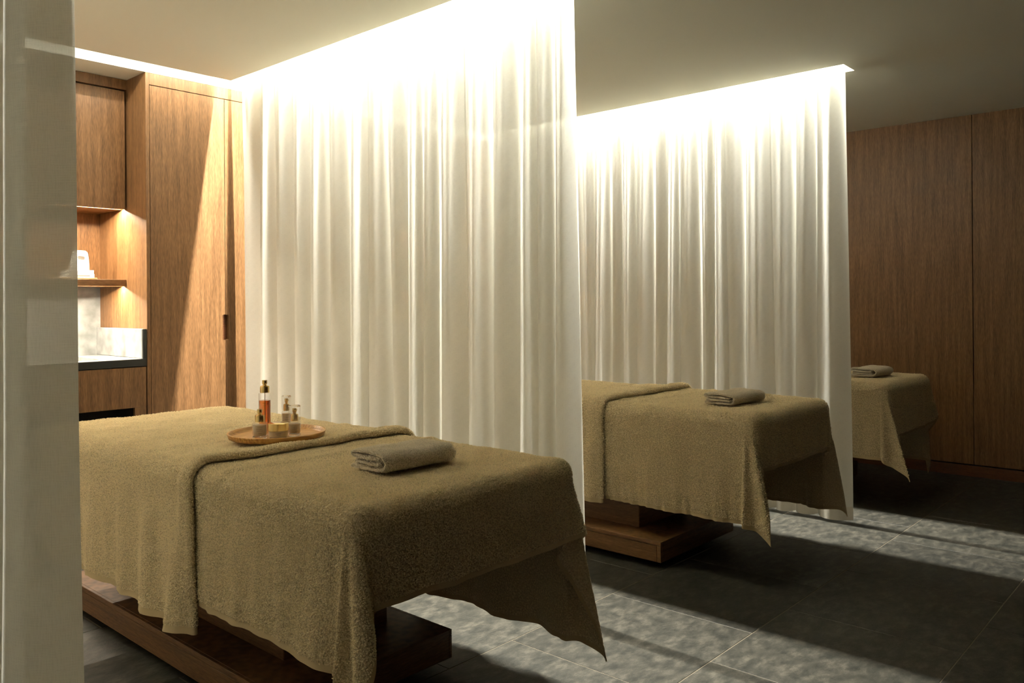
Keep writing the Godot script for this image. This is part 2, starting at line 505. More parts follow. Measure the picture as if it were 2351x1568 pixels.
func drape(called: String, s: Dictionary, label: String, group: String) -> void:
	# one bath-sheet sized towel lying over a bed; head towels end in a folded edge instead of a foot drop
	var res: float = s.res
	var U := []   # [al, ar, x]
	for a in steps(s.dl, 0.0, res): U.append([a, 0.0, s.xl + s.R])
	for x in steps(s.xl + s.R, s.xr - s.R, res * 1.4).slice(1): U.append([0.0, 0.0, x])
	for a in steps(0.0, s.dr, res).slice(1): U.append([0.0, a, s.xr - s.R])
	var V := []   # [z, b, lift]
	if s.head:
		for z in steps(s.zb, s.zf - 0.1, res * 1.4): V.append([z, 0.0, 0.004 + 0.006 * smoothstep(s.zf - 0.3, s.zf - 0.15, z)])
		for z in steps(s.zf - 0.1, s.zf, res).slice(1): V.append([z, 0.0, 0.010 + 0.018 * smoothstep(s.zf - 0.09, s.zf - 0.03, z)])
		for k in range(1, 9):
			var th := PI * k / 8.0
			V.append([s.zf + 0.011 * sin(th), 0.0, 0.028 - 0.010 * (1.0 - cos(th))])
		for k in range(1, 5): V.append([s.zf - 0.012 * k, 0.0, 0.008])
	else:
		for z in steps(s.zb, s.zf - s.R, res * 1.2): V.append([z, 0.0, 0.0])
		for b in steps(0.0, s.df, res * 0.85).slice(1): V.append([s.zf - s.R, b, 0.0])
	var nu := U.size()
	var nv := V.size()
	var P := PackedVector3Array()
	for v in V:
		for u in U:
			var z: float = v[0]
			if s.head:
				var dn: float = maxf(u[0], u[1])
				var k := smoothstep(s.zf - 0.35, s.zf, z)
				z += k * (0.02 * soft.get_noise_2d(u[2] * 6.0, s.seed * 3.0) + 0.05 * dn * (s.flare if u[0] > 0 else 0.3))
			P.append(drape_point(s, u[0], u[1], u[2], z, v[1], v[2]))
	var N := grid_normals(P, nu, nv)
	# make the normals point away from the bed
	if N[nu * 3 + nu / 2].y < 0.0:
		for k in N.size(): N[k] = -N[k]
	var hemmed := PackedByteArray()
	hemmed.resize(nu * nv)
	for j in nv:
		for c in nu:
			var e: float = minf(s.dl - U[c][0] if U[c][0] > 0 else 9.0, s.dr - U[c][1] if U[c][1] > 0 else 9.0)
			if not s.head: e = minf(e, s.df - V[j][1] if V[j][1] > 0 else 9.0)
			hemmed[j * nu + c] = 1 if e < s.hem else 0
	for k in P.size():
		if hemmed[k] == 0:
			P[k] += N[k] * (0.0016 * fuzz.get_noise_3dv(P[k]))
	var N2 := grid_normals(P, nu, nv)
	if N2[nu * 3 + nu / 2].y < 0.0:
		for k in N2.size(): N2[k] = -N2[k]
	var o := thing(called, Vector3.ZERO, label, "towel", group)
	var thick := 0.005
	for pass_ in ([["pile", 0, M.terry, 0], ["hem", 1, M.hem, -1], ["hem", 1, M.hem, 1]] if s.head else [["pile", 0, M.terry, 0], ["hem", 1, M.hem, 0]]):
		var mb := MB.new()
		var id := PackedInt32Array()
		id.resize(nu * nv * 2)
		id.fill(-1)
		for j in range(nv - 1):
			for c in range(nu - 1):
				var q := [j * nu + c, j * nu + c + 1, (j + 1) * nu + c + 1, (j + 1) * nu + c]
				var h := hemmed[q[0]] + hemmed[q[1]] + hemmed[q[2]] + hemmed[q[3]]
				if (1 if h >= 3 else 0) != pass_[1]: continue
				if (pass_[3] < 0 and c > nu / 2) or (pass_[3] > 0 and c <= nu / 2): continue
				for k in q:
					if id[k] < 0: id[k] = mb.vert(P[k], N2[k])
					var kk: int = k + nu * nv
					if id[kk] < 0: id[kk] = mb.vert(P[k] - N[k] * thick, -N2[k])
				mb.quad(id[q[0]], id[q[1]], id[q[2]], id[q[3]])
				var w := nu * nv
				mb.quad(id[q[0] + w], id[q[1] + w], id[q[2] + w], id[q[3] + w])
				for e in [[j == 0, 0, 1], [j == nv - 2, 3, 2], [c == 0, 0, 3], [c == nu - 2, 1, 2]]:
					if e[0]:
						var i0: int = q[e[1]]
						var i1: int = q[e[2]]
						var nn := (P[i0] - P[q[3 - e[1]] if e[1] in [0, 3] and e[2] in [1, 2] else q[1 - e[1]]]).normalized()
						mb.face([P[i0], P[i1], P[i1] - N[i1] * thick, P[i0] - N[i0] * thick], nn)
		if mb.i.size() > 0: obj(pass_[0], mb, pass_[2], o)
		if pass_[1] == 0:
			var quads := PackedInt32Array()
			for j in range(nv - 1):
				for c in range(nu - 1):
					if U[c][1] > 0.2: continue
					var q := [j * nu + c, j * nu + c + 1, (j + 1) * nu + c + 1, (j + 1) * nu + c]
					if hemmed[q[0]] + hemmed[q[1]] + hemmed[q[2]] + hemmed[q[3]] < 3: quads.append_array(PackedInt32Array(q))
			loops(P, N, quads, s.loop[0], s.loop[1], M.terry_loop, o, s.seed)

# a terry loop: a small rounded tuft
func loop_mesh() -> ArrayMesh:
	var mb := MB.new()
	mb.lathe([Vector2(0.0011, -0.0012), Vector2(0.0019, 0.0008), Vector2(0.0017, 0.0026), Vector2(0.0008, 0.0040), Vector2(0.0, 0.0044)], Vector3.ZERO, 6)
	return mb.mesh()

func loops(P: PackedVector3Array, N: PackedVector3Array, quads: PackedInt32Array, spacing: float, scl: float, mat: Material, parent: Node, seed_: int) -> void:
	# pile too fine to count: one tuft for every spacing squared of cloth, leaning with a slow drift
	var rg := RandomNumberGenerator.new()
	rg.seed = seed_
	var xf: Array[Transform3D] = []
	var col: Array[Color] = []
	for q in range(0, quads.size(), 4):
		var a := P[quads[q]]
		var b := P[quads[q + 1]]
		var c := P[quads[q + 2]]
		var d := P[quads[q + 3]]
		var want := (b - a).cross(d - a).length() / (spacing * spacing)
		var k := int(want) + (1 if rg.randf() < want - int(want) else 0)
		for j in k:
			var f := rg.randf()
			var g := rg.randf()
			var p := a.lerp(b, f).lerp(d.lerp(c, f), g)
			var n := N[quads[q]].lerp(N[quads[q + 2]], (f + g) * 0.5)
			var w := Vector3(soft.get_noise_3d(p.x * 60.0, p.y * 60.0, p.z * 60.0), soft.get_noise_3d(p.z * 60.0, p.x * 60.0, p.y * 60.0 + 9.0), soft.get_noise_3d(p.y * 60.0, p.z * 60.0 + 5.0, p.x * 60.0))
			var up := (n + w * 0.8 + Vector3(rg.randf_range(-0.4, 0.4), rg.randf_range(-0.4, 0.4), rg.randf_range(-0.4, 0.4))).normalized()
			var sd := up.cross(Vector3(0.31, 0.2, 0.93)).normalized()
			var sc := scl * rg.randf_range(0.75, 1.25)
			xf.append(Transform3D(Basis(sd * sc, up * sc, sd.cross(up) * sc), p - n * 0.0004))
			var t := rg.randf_range(0.84, 1.0)
			col.append(Color(t, t, t))
	var mm := MultiMesh.new()
	mm.transform_format = MultiMesh.TRANSFORM_3D
	mm.use_colors = true
	mm.mesh = loop_mesh()
	mm.instance_count = xf.size()
	for k in xf.size():
		mm.set_instance_transform(k, xf[k])
		mm.set_instance_color(k, col[k])
	var o := MultiMeshInstance3D.new()
	o.name = "pile_loops"
	o.multimesh = mm
	o.material_override = mat
	o.set_meta("kind", "stuff")
	parent.add_child(o, true)

# ------------------------------------------------------------------ small folded towel
func folded_towel(at: Vector3, turn: float, scl: Vector3, label: String, seed_: int) -> void:
	var t := thing("folded_towel", at, label, "towel", "folded hand towels on the beds")
	t.rotation.y = turn
	var L := 0.15 * scl.z
	var th := 0.0135 * scl.y
	var wd := 0.25 * scl.x
	# centre line in (z, y): inner ply, fold at the back, top ply, big fold at the front, bottom ply
	for ply in [[[0.84, 2.45], [0.35, 2.45], [0.1, 2.5], [0.01, 2.85], [0.06, 3.3], [0.25, 3.6], [0.55, 3.55], [0.84, 3.5], [0.98, 3.1], [1.03, 2.2], [1.0, 1.2], [0.9, 0.62], [0.6, 0.5], [0.25, 0.5], [0.03, 0.5]], [[0.86, 1.5], [0.45, 1.5], [0.1, 1.48]]]:
		var c := Curve2D.new()
		for k in ply.size():
			var p := Vector2((ply[k][0] - 0.5) * L, ply[k][1] * th)
			var a: Array = ply[maxi(k - 1, 0)]
			var b: Array = ply[mini(k + 1, ply.size() - 1)]
			var tg := Vector2((b[0] - a[0]) * L, (b[1] - a[1]) * th) / 6.0
			c.add_point(p, -tg, tg)
		c.bake_interval = 0.005
		var line := c.get_baked_points()
		var k := line.size()
		var outline := PackedVector2Array()
		var h := th * 0.38
		for j in k:
			var tg := (line[mini(j + 1, k - 1)] - line[maxi(j - 1, 0)]).normalized()
			outline.append(line[j] + Vector2(-tg.y, tg.x) * h)
		var te := (line[k - 1] - line[k - 2]).normalized()
		for q in range(1, 5): outline.append(line[k - 1] + (Vector2(-te.y, te.x) * cos(PI * q / 5.0) + te * sin(PI * q / 5.0)) * h)
		for j in range(k - 1, -1, -1):
			var tg := (line[mini(j + 1, k - 1)] - line[maxi(j - 1, 0)]).normalized()
			outline.append(line[j] - Vector2(-tg.y, tg.x) * h)
		var ts := (line[0] - line[1]).normalized()
		for q in range(1, 5): outline.append(line[0] + (Vector2(-ts.y, ts.x) * cos(PI * q / 5.0) + ts * sin(PI * q / 5.0)) * h)
		var mb := MB.new()
		var m := outline.size()
		var xs := steps(-wd / 2, wd / 2, 0.006)
		var P := PackedVector3Array()
		for x in xs:
			var e := clampf((wd / 2 - absf(x)) / 0.012, 0.0, 1.0)
			var sh := 1.0 - 0.5 * (1.0 - sqrt(1.0 - (1.0 - e) * (1.0 - e)))
			for q in m + 1:
				var o := outline[q % m]
				# plies pinch a little towards the open ends
				var cl := line[clampi(q % m if q % m < k else 2 * k + 3 - q % m, 0, k - 1)]
				o = cl.lerp(o, sh)
				var y := o.y * (1.0 + 0.05 * soft.get_noise_2d(x * 16.0 + seed_ * 9.0, o.x * 16.0)) + 0.004 * soft.get_noise_2d(x * 9.0 + seed_ * 4.0, o.x * 9.0 + 7.0) * clampf(o.y / 0.04, 0.0, 1.0)
				P.append(Vector3(x + 0.006 * soft.get_noise_2d(o.x * 30.0, o.y * 60.0 + seed_), maxf(y, 0.0005), o.x))
		var N := grid_normals(P, m + 1, xs.size())
		# the first side of the outline must face away from the centre line
		var mid := (xs.size() / 2) * (m + 1)
		var ref := (P[mid + k / 2] - Vector3(P[mid + k / 2].x, line[k / 2].y, line[k / 2].x))
		var sg := 1.0 if N[mid + k / 2].dot(ref) > 0.0 else -1.0
		for q in N.size(): N[q] = N[q] * sg
		for q in P.size(): P[q] += N[q] * 0.0011 * fuzz.get_noise_3dv(P[q] * 1.3)
		mb.v = P
		mb.n = N
		mb.u.resize(P.size())
		for j in range(xs.size() - 1):
			for q in m:
				var a := j * (m + 1) + q
				mb.quad(a, a + 1, a + m + 2, a + m + 1)
		for end in [0, xs.size() - 1]:
			var nn := Vector3(-1 if end == 0 else 1, 0, 0)
			for j in range(k - 1):
				var a: int = end * (m + 1) + j
				var b: int = end * (m + 1) + (2 * k + 3 - j)
				mb.face([P[a], P[a + 1], P[b - 1], P[b]], nn)
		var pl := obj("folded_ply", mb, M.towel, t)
		var quads := PackedInt32Array()
		for j in range(xs.size() - 1):
			for q in m: quads.append_array(PackedInt32Array([j * (m + 1) + q, j * (m + 1) + q + 1, (j + 1) * (m + 1) + q + 1, (j + 1) * (m + 1) + q]))
		loops(P, N, quads, 0.0030, 0.5, M.towel_loop, pl, seed_)

# ------------------------------------------------------------------ bottles
func disc_profile(list: Array) -> Array:
	var out := []
	for p in list: out.append(Vector2(p[0], p[1]))
	return out

func lathed(called: String, list: Array, m: Material, parent: Node, at := Vector3.ZERO, seg := 40) -> MeshInstance3D:
	var mb := MB.new()
	mb.lathe(disc_profile(list), at, seg)
	return obj(called, mb, m, parent)

func print_lines(r: float, lines: Array, face: float, parent: Node) -> void:
	# short rows of printed lettering too fine to read, each a thin band on the glass
	var mb := MB.new()
	for q in lines:
		mb.lathe([Vector2(r, q[0]), Vector2(r, q[0] + q[3])], Vector3.ZERO, 8, face - q[1] / r, face + q[2] / r)
	obj("label_print", mb, M.print, parent)

func pump(y: float, r: float, parent: Node, nozzle := false) -> void:
	var c := obj("collar", MB.new(), M.gold) if false else lathed("collar", [[0, y + 0.024], [r * 0.55, y + 0.024], [r * 0.92, y + 0.022], [r, y + 0.019], [r, y], [0, y]], M.gold, parent)
	lathed("pump_head", [[0, y + 0.042], [r * 0.5, y + 0.042], [r * 0.55, y + 0.040], [r * 0.55, y + 0.030], [r * 0.42, y + 0.028], [r * 0.42, y + 0.023]], M.gold, c)
	if nozzle:
		var mb := MB.new()
		mb.box(Vector3(0, y + 0.033, -r * 0.2), Vector3(r * 0.95, y + 0.038, r * 0.2), 0.001)
		obj("nozzle", mb, M.gold, c)

func serum(called: String, at: Vector3, r: float, h: float, capped: bool, turn: float, label: String) -> void:
	var t := thing(called, at, label, "bottle", "skincare products on the wooden tray")
	t.rotation.y = turn
	lathed("glass_body", [[0, 0.0005], [r * 0.94, 0.0005], [r, 0.003], [r, h - 0.005], [r * 0.9, h], [r * 0.55, h + 0.001], [r * 0.55, h + 0.004]], M.glass, t)
	lathed("glass_base", [[0, 0.001], [r * 0.92, 0.001], [r * 0.96, 0.003], [r * 0.96, 0.008], [r * 0.8, 0.010], [0, 0.010]], M.solid_glass, t)
	lathed("serum_fill", [[0, 0.011], [r * 0.8, 0.011], [r * 0.9, 0.014], [r * 0.9, h - 0.008], [0, h - 0.007]], M.serum, t)
	pump(h + 0.0015, r * 0.62, t, capped)
	if capped:
		lathed("clear_cap", [[r * 0.96, h + 0.001], [r * 0.96, h + 0.049], [r * 0.9, h + 0.0515], [0, h + 0.0515]], M.glass, t)
		lathed("cap_rim", [[r * 0.985, h + 0.049], [r * 0.99, h + 0.051], [r * 0.95, h + 0.0525], [r * 0.9, h + 0.0525]], M.solid_glass, t)
	print_lines(r * 1.004, [[h * 0.72, 0.012, 0.004, 0.0009], [h * 0.62, 0.012, 0.008, 0.0009], [h * 0.52, 0.013, 0.007, 0.0009], [h * 0.36, 0.009, 0.001, 0.001]], PI * 0.72, t)

func make_products() -> void:
	var ty := 0.7215
	var tc := Vector3(1.535, ty, -2.462)
	var t := thing("wooden_tray", tc, "round wooden serving tray with raised rim on the bed with the bottles", "tray")
	lathed("base", [[0, 0.0], [0.150, 0.0], [0.157, 0.004], [0.160, 0.012], [0.152, 0.012], [0.146, 0.0065], [0, 0.0065]], M.bamboo, t, Vector3.ZERO, 72)
	lathed("rim", [[0.1585, 0.011], [0.1625, 0.019], [0.1615, 0.0205], [0.1565, 0.0205], [0.155, 0.019], [0.1505, 0.0115]], M.bamboo, t, Vector3.ZERO, 72)
	var y := ty + 0.0066
	serum("serum_bottle", Vector3(1.457, y, -2.440), 0.0245, 0.054, false, 0.0, "short clear glass serum bottle with uncapped gold pump on tray")
	serum("serum_bottle", Vector3(1.562, y, -2.398), 0.0205, 0.050, true, 0.3, "short glass serum bottle with clear cap over gold pump, beside gold-lidded jar")
	serum("serum_bottle", Vector3(1.588, y, -2.487), 0.0165, 0.074, true, 0.2, "slim taller glass serum bottle with clear cap behind the cream jar")
	var a := thing("oil_bottle", Vector3(1.514, y, -2.503), "tall slender bottle of amber oil with gold pump top on tray", "bottle", "skincare products on the wooden tray")
	lathed("glass_body", [[0, 0.0005], [0.0195, 0.0005], [0.0205, 0.003], [0.0205, 0.139], [0.0195, 0.142], [0.012, 0.143], [0.012, 0.146]], M.glass, a, Vector3.ZERO, 14)
	lathed("oil", [[0, 0.004], [0.0175, 0.004], [0.0188, 0.006], [0.0188, 0.117], [0, 0.117]], M.amber, a, Vector3.ZERO, 14)
	lathed("dip_tube", [[0.0016, 0.012], [0.0016, 0.144]], M.white, a, Vector3.ZERO, 10)
	pump(0.1435, 0.0155, a)
	print_lines(0.0207, [[0.108, 0.010, 0.006, 0.0009], [0.102, 0.010, 0.006, 0.0009]], PI * 0.7, a)
	var j := thing("cream_jar", Vector3(1.487, y, -2.378), "low round glass cream jar with polished gold lid on tray", "jar", "skincare products on the wooden tray")
	lathed("glass_body", [[0, 0.0005], [0.022, 0.0005], [0.030, 0.003], [0.0335, 0.010], [0.034, 0.016], [0.034, 0.029], [0.0325, 0.030]], M.glass, j)
	lathed("glass_base", [[0, 0.001], [0.0215, 0.001], [0.028, 0.004], [0.026, 0.0075], [0, 0.008]], M.solid_glass, j)
	lathed("cream", [[0, 0.009], [0.028, 0.009], [0.031, 0.014], [0.031, 0.029], [0, 0.029]], M.serum, j)
	lathed("lid", [[0, 0.055], [0.0325, 0.055], [0.0345, 0.0535], [0.0347, 0.031], [0.0335, 0.0302], [0, 0.0302]], M.gold, j)
	print_lines(0.0343, [[0.022, 0.012, 0.006, 0.0015], [0.018, 0.009, 0.003, 0.001]], PI * 0.7, j)

# ------------------------------------------------------------------ beds
func bed(xl: float, xr: float, px0: float, px1: float, label: String) -> void:
	var t := thing("massage_bed", Vector3((xl + xr) / 2, 0, -2.5), label, "bed", "massage beds in the row")
	var o := Vector3((xl + xr) / 2, 0, -2.5)
	var zf := -1.92
	var zb := -3.46
	# recessed foot, plinth with a framed inset panel on each long side, pedestal, frame and mattress
	obj("recessed_foot", bx(Vector3(px0 + 0.08, 0, zb + 0.08) - o, Vector3(px1 - 0.08, 0.034, zf - 0.09) - o), M.gap, t)
	var pl := obj("plinth", bx(Vector3(px0 + 0.012, 0.032, zb + 0.012) - o, Vector3(px1 - 0.012, 0.1215, zf - 0.004) - o, 0.001), M.oak_h, t)
	for sx in [-1, 1]:
		var xo := px0 if sx < 0 else px1
		var x0 := xo if sx < 0 else xo - 0.012
		var x1 := xo + 0.012 if sx < 0 else xo
		obj("frame_rail", bx(Vector3(x0, 0.1045, zb) - o, Vector3(x1, 0.122, zf) - o, 0.0012), M.oak_h, pl)
		obj("frame_stile", bx(Vector3(x0, 0.031, zf - 0.020) - o, Vector3(x1, 0.1035, zf) - o, 0.0012), M.oak_h, pl)
		obj("inset_panel", bx(Vector3(x0 + 0.0015, 0.031, zb) - o, Vector3(x1 - 0.0015, 0.1025, zf - 0.0215) - o, 0.0012), M.oak_h, pl)
	obj("end_board", bx(Vector3(px0 + 0.0125, 0.031, zf - 0.004) - o, Vector3(px1 - 0.0125, 0.122, zf) - o, 0.0012), M.oak_h, pl)
	obj("pedestal", bx(Vector3(px0 + 0.14, 0.1215, zb + 0.2) - o, Vector3(px1 - 0.1, 0.47, -2.123) - o, 0.002), M.oak_h, t)
	obj("bed_frame", bx(Vector3(xl + 0.03, 0.468, -3.47) - o, Vector3(xr - 0.03, 0.545, -1.535) - o, 0.004), M.oak_h, t)
	obj("mattress", bx(Vector3(xl + 0.018, 0.545, -3.475) - o, Vector3(xr - 0.018, 0.690, -1.522) - o, 0.035), M.mattress, t)

func foot_spec(xl: float, xr: float, sd: int) -> Dictionary:
	return {"xl": xl, "xr": xr, "zf": -1.50, "zb": -2.315, "T": 0.703, "R": 0.048, "dl": 0.42, "dr": 0.60, "df": 0.25, "hem": 0.02, "head": false, "res": 0.0085, "seed": sd, "loop": [0.0040, 0.78] if sd in [1, 4] else [0.0058, 1.12], "sweep": 0.35, "ripple": 0.0, "flare": 0.0,
		"ear_l": [], "ear_r": [], "waves": [], "creases": [[-2.14, 0.006, 0.05]]}

func head_spec(xl: float, xr: float, sd: int) -> Dictionary:
	return {"xl": xl, "xr": xr, "zf": -2.262, "zb": -3.485, "T": 0.703, "R": 0.05, "dl": 0.49, "dr": 0.5, "df": 0.0, "hem": 0.03, "head": true, "res": 0.010, "seed": sd, "loop": [0.0040, 0.78] if sd in [1, 4] else [0.0058, 1.12], "sweep": 0.0, "ripple": 0.0, "flare": 1.5,
		"ear_l": [], "ear_r": [], "waves": [], "creases": [[-2.62, 0.004, 0.04], [-2.85, 0.003, -0.06]]}

func make_beds() -> void:
	var lines := ["massage bed under brown towels with amber bottles on a tray", "massage bed on stepped oak plinth between the two lit curtains", "massage bed beside the dark wood panel wall"]
	var at := [[1.135, 1.955, 1.20, 1.83], [3.125, 3.945, 3.087, 3.76], [4.785, 5.585, 4.86, 5.49]]
	for k in 3: bed(at[k][0], at[k][1], at[k][2], at[k][3], lines[k])
	var g := "brown bath towels draped over the beds"
	# bed with the tray
	var s := foot_spec(1.135, 1.955, 1)
	s.dl = 0.415; s.dr = 0.585; s.df = 0.265
	s.ear_l = [[0.0, 0.0, 0.0], [0.10, 0.13, 0.02], [0.20, 0.05, 0.10], [0.36, 0.16, 0.25], [0.5, 0.07, 0.30], [0.66, -0.08, 0.08], [0.85, -0.10, 0.0], [1.0, 0.0, 0.0]]
	s.ear_r = [[0.0, 0.0, 0.0], [0.12, 0.08, 0.04], [0.27, 0.09, 0.17], [0.45, 0.0, 0.0], [0.6, -0.14, -0.14], [0.72, 0.10, -0.12], [0.84, 0.36, 0.03], [0.93, 0.14, 0.04], [1.0, 0.0, 0.0]]
	s.waves = [[-1.62, 0.05, 0.025, -0.1, -1], [-1.80, 0.09, 0.012, 0.05, -1], [-2.1, 0.1, 0.015, 0.0, -1], [-1.7, 0.08, 0.03, 0.0, 1], [-2.0, 0.12, 0.02, 0.0, 1]]
	drape("foot_towel", s, "brown terry towel over foot of bed with tray", g)
	var h := head_spec(1.135, 1.955, 4)
	h.waves = [[-2.33, 0.055, 0.06, 0.05, -1], [-2.55, 0.06, 0.045, 0.1, -1], [-2.75, 0.05, 0.015, 0.1, -1], [-2.95, 0.07, 0.015, 0.0, -1], [-3.2, 0.07, 0.02, 0.0, -1]]
	h.dip = Vector3(1.535, 0.7185, -2.462)
	drape("head_towel", h, "brown terry towel with folded edge under the wooden tray", g)
	# middle bed
	s = foot_spec(3.125, 3.945, 2)
	s.dl = 0.475; s.dr = 0.565; s.df = 0.265; s.ripple = 0.0045
	s.ear_l = [[0.0, 0.0, 0.0], [0.09, 0.10, 0.02], [0.17, 0.0, 0.09], [0.32, 0.10, 0.23], [0.45, 0.02, 0.22], [0.58, -0.10, 0.05], [0.74, -0.04, 0.13], [0.88, -0.10, 0.0], [1.0, 0.0, 0.0]]
	s.ear_r = [[0.0, 0.0, 0.0], [0.14, 0.14, 0.08], [0.27, 0.20, 0.10], [0.45, 0.26, 0.05], [0.6, 0.22, -0.10], [0.75, 0.0, -0.10], [0.88, 0.05, 0.02], [1.0, 0.0, 0.0]]
	s.waves = [[-1.66, 0.04, 0.02, 0.0, -1], [-1.78, 0.05, 0.01, 0.1, -1], [-1.9, 0.06, 0.012, 0.0, -1], [-2.05, 0.06, 0.012, 0.1, -1], [-1.7, 0.08, 0.03, 0.0, 1], [-2.0, 0.12, 0.02, 0.0, 1]]
	drape("foot_towel", s, "brown terry towel over foot of bed between the lit curtains", g)
	h = head_spec(3.125, 3.945, 5)
	h.waves = [[-2.32, 0.05, 0.03, 0.0, -1], [-2.6, 0.08, 0.03, 0.0, -1]]
	h.flare = 0.2
	drape("head_towel", h, "brown terry towel with folded edge on bed between the curtains", g)
	# bed by the wood wall
	s = foot_spec(4.785, 5.585, 3)
	s.dl = 0.455; s.dr = 0.57; s.df = 0.335
	s.ear_l = [[0.0, 0.0, 0.0], [0.14, 0.10, 0.04], [0.24, 0.03, 0.12], [0.4, 0.10, 0.28], [0.5, 0.0, 0.14], [0.58, -0.10, 0.02], [0.72, -0.10, 0.16], [0.84, -0.14, 0.0], [1.0, 0.0, 0.0]]
	s.ear_r = [[0.0, 0.0, 0.0], [0.14, 0.04, 0.04], [0.3, 0.08, 0.0], [0.5, 0.10, -0.10], [0.62, 0.2, -0.08], [0.76, 0.56, 0.02], [0.9, 0.3, 0.03], [1.0, 0.0, 0.0]]
	s.waves = [[-1.75, 0.08, 0.02, 0.0, -1]]
	drape("foot_towel", s, "brown terry towel over bed beside the dark wood wall", g)
	h = head_spec(4.785, 5.585, 6)
	drape("head_towel", h, "brown terry towel with folded edge on bed by wood wall", g)
	folded_towel(Vector3(1.533, 0.711, -1.803), deg_to_rad(-3), Vector3(1, 1.05, 1.0), "grey-brown folded hand towel on the bed with the tray", 1)
	folded_towel(Vector3(3.455, 0.711, -1.755), deg_to_rad(-5), Vector3(1.04, 0.95, 1.0), "grey-brown folded hand towel on bed between the lit curtains", 2)
	folded_towel(Vector3(5.205, 0.711, -1.735), deg_to_rad(-4), Vector3(1.0, 0.95, 1.0), "grey-brown folded hand towel on bed by the dark wood wall", 3)

# ------------------------------------------------------------------ cabinets
func tall_cabinet(x0: float, x1: float, label: String) -> void:
	var t := thing("tall_cabinet", Vector3(x0, 0, CAB_Z), label, "cabinet", "tall oak cabinets along the back wall")
	var o := Vector3(x0, 0, CAB_Z)
	var zb := -4.9
	obj("side_panel", bx(Vector3(x0, 0, zb) - o, Vector3(x0 + 0.019, H - 0.001, CAB_Z) - o, 0.001), M.oak_v, t)
	obj("side_panel", bx(Vector3(x1 - 0.019, 0, zb) - o, Vector3(x1, H - 0.001, CAB_Z) - o, 0.001), M.oak_v, t)
	obj("top_rail", bx(Vector3(x0 + 0.0195, 2.3275, CAB_Z - 0.02) - o, Vector3(x1 - 0.0195, H - 0.001, CAB_Z) - o, 0.001), M.oak_v, t)
	obj("carcass", bx(Vector3(x0 + 0.02, 0.02, zb) - o, Vector3(x1 - 0.02, 2.33, CAB_Z - 0.05) - o, 0.001), M.gap, t)
	obj("toe_board", bx(Vector3(x0 + 0.02, 0, CAB_Z - 0.07) - o, Vector3(x1 - 0.02, 0.075, CAB_Z - 0.05) - o, 0.001), M.oak_v, t)
	var xm := x0 + 0.4415
	var hc := Vector3(xm, 1.045, CAB_Z)
	for d in [[x0 + 0.0215, xm - 0.0015, 1], [xm + 0.0015, x1 - 0.0215, -1]]:
		# each door has a rounded notch at the meeting edge: half of the finger pull
		var pts := PackedVector2Array()
		var inner: float = d[1] if d[2] == 1 else d[0]
		var outer: float = d[0] if d[2] == 1 else d[1]
		var w := 0.0165
		pts.append(Vector2(outer, 0.08)); pts.append(Vector2(inner, 0.08))
		pts.append(Vector2(inner, hc.y - 0.071))
		for q in 5:
			var an := PI / 2 * q / 4.0
			pts.append(Vector2(inner - d[2] * (w - 0.007 + 0.007 * sin(an)), hc.y - 0.071 + 0.007 * (1.0 - cos(an))))
		for q in 5:
			var an := PI / 2 * q / 4.0
			pts.append(Vector2(inner - d[2] * (w - 0.007 + 0.007 * cos(an)), hc.y + 0.071 - 0.007 * (1.0 - sin(an))))
		pts.append(Vector2(inner, hc.y + 0.071))
		pts.append(Vector2(inner, 2.324)); pts.append(Vector2(outer, 2.324))
		for q in pts.size(): pts[q] = pts[q] - Vector2(o.x, 0)
		var mb := MB.new()
		mb.prism(pts, -0.022, -0.0005)
		obj("door", mb, M.oak_v, t)
	var rec := obj("pull_recess", bx(Vector3(xm - 0.03, hc.y - 0.09, CAB_Z - 0.030) - o, Vector3(xm + 0.03, hc.y + 0.09, CAB_Z - 0.023) - o, 0.001), M.oak_base, t)
	rec.set_meta("label", "dark finger pull recess")

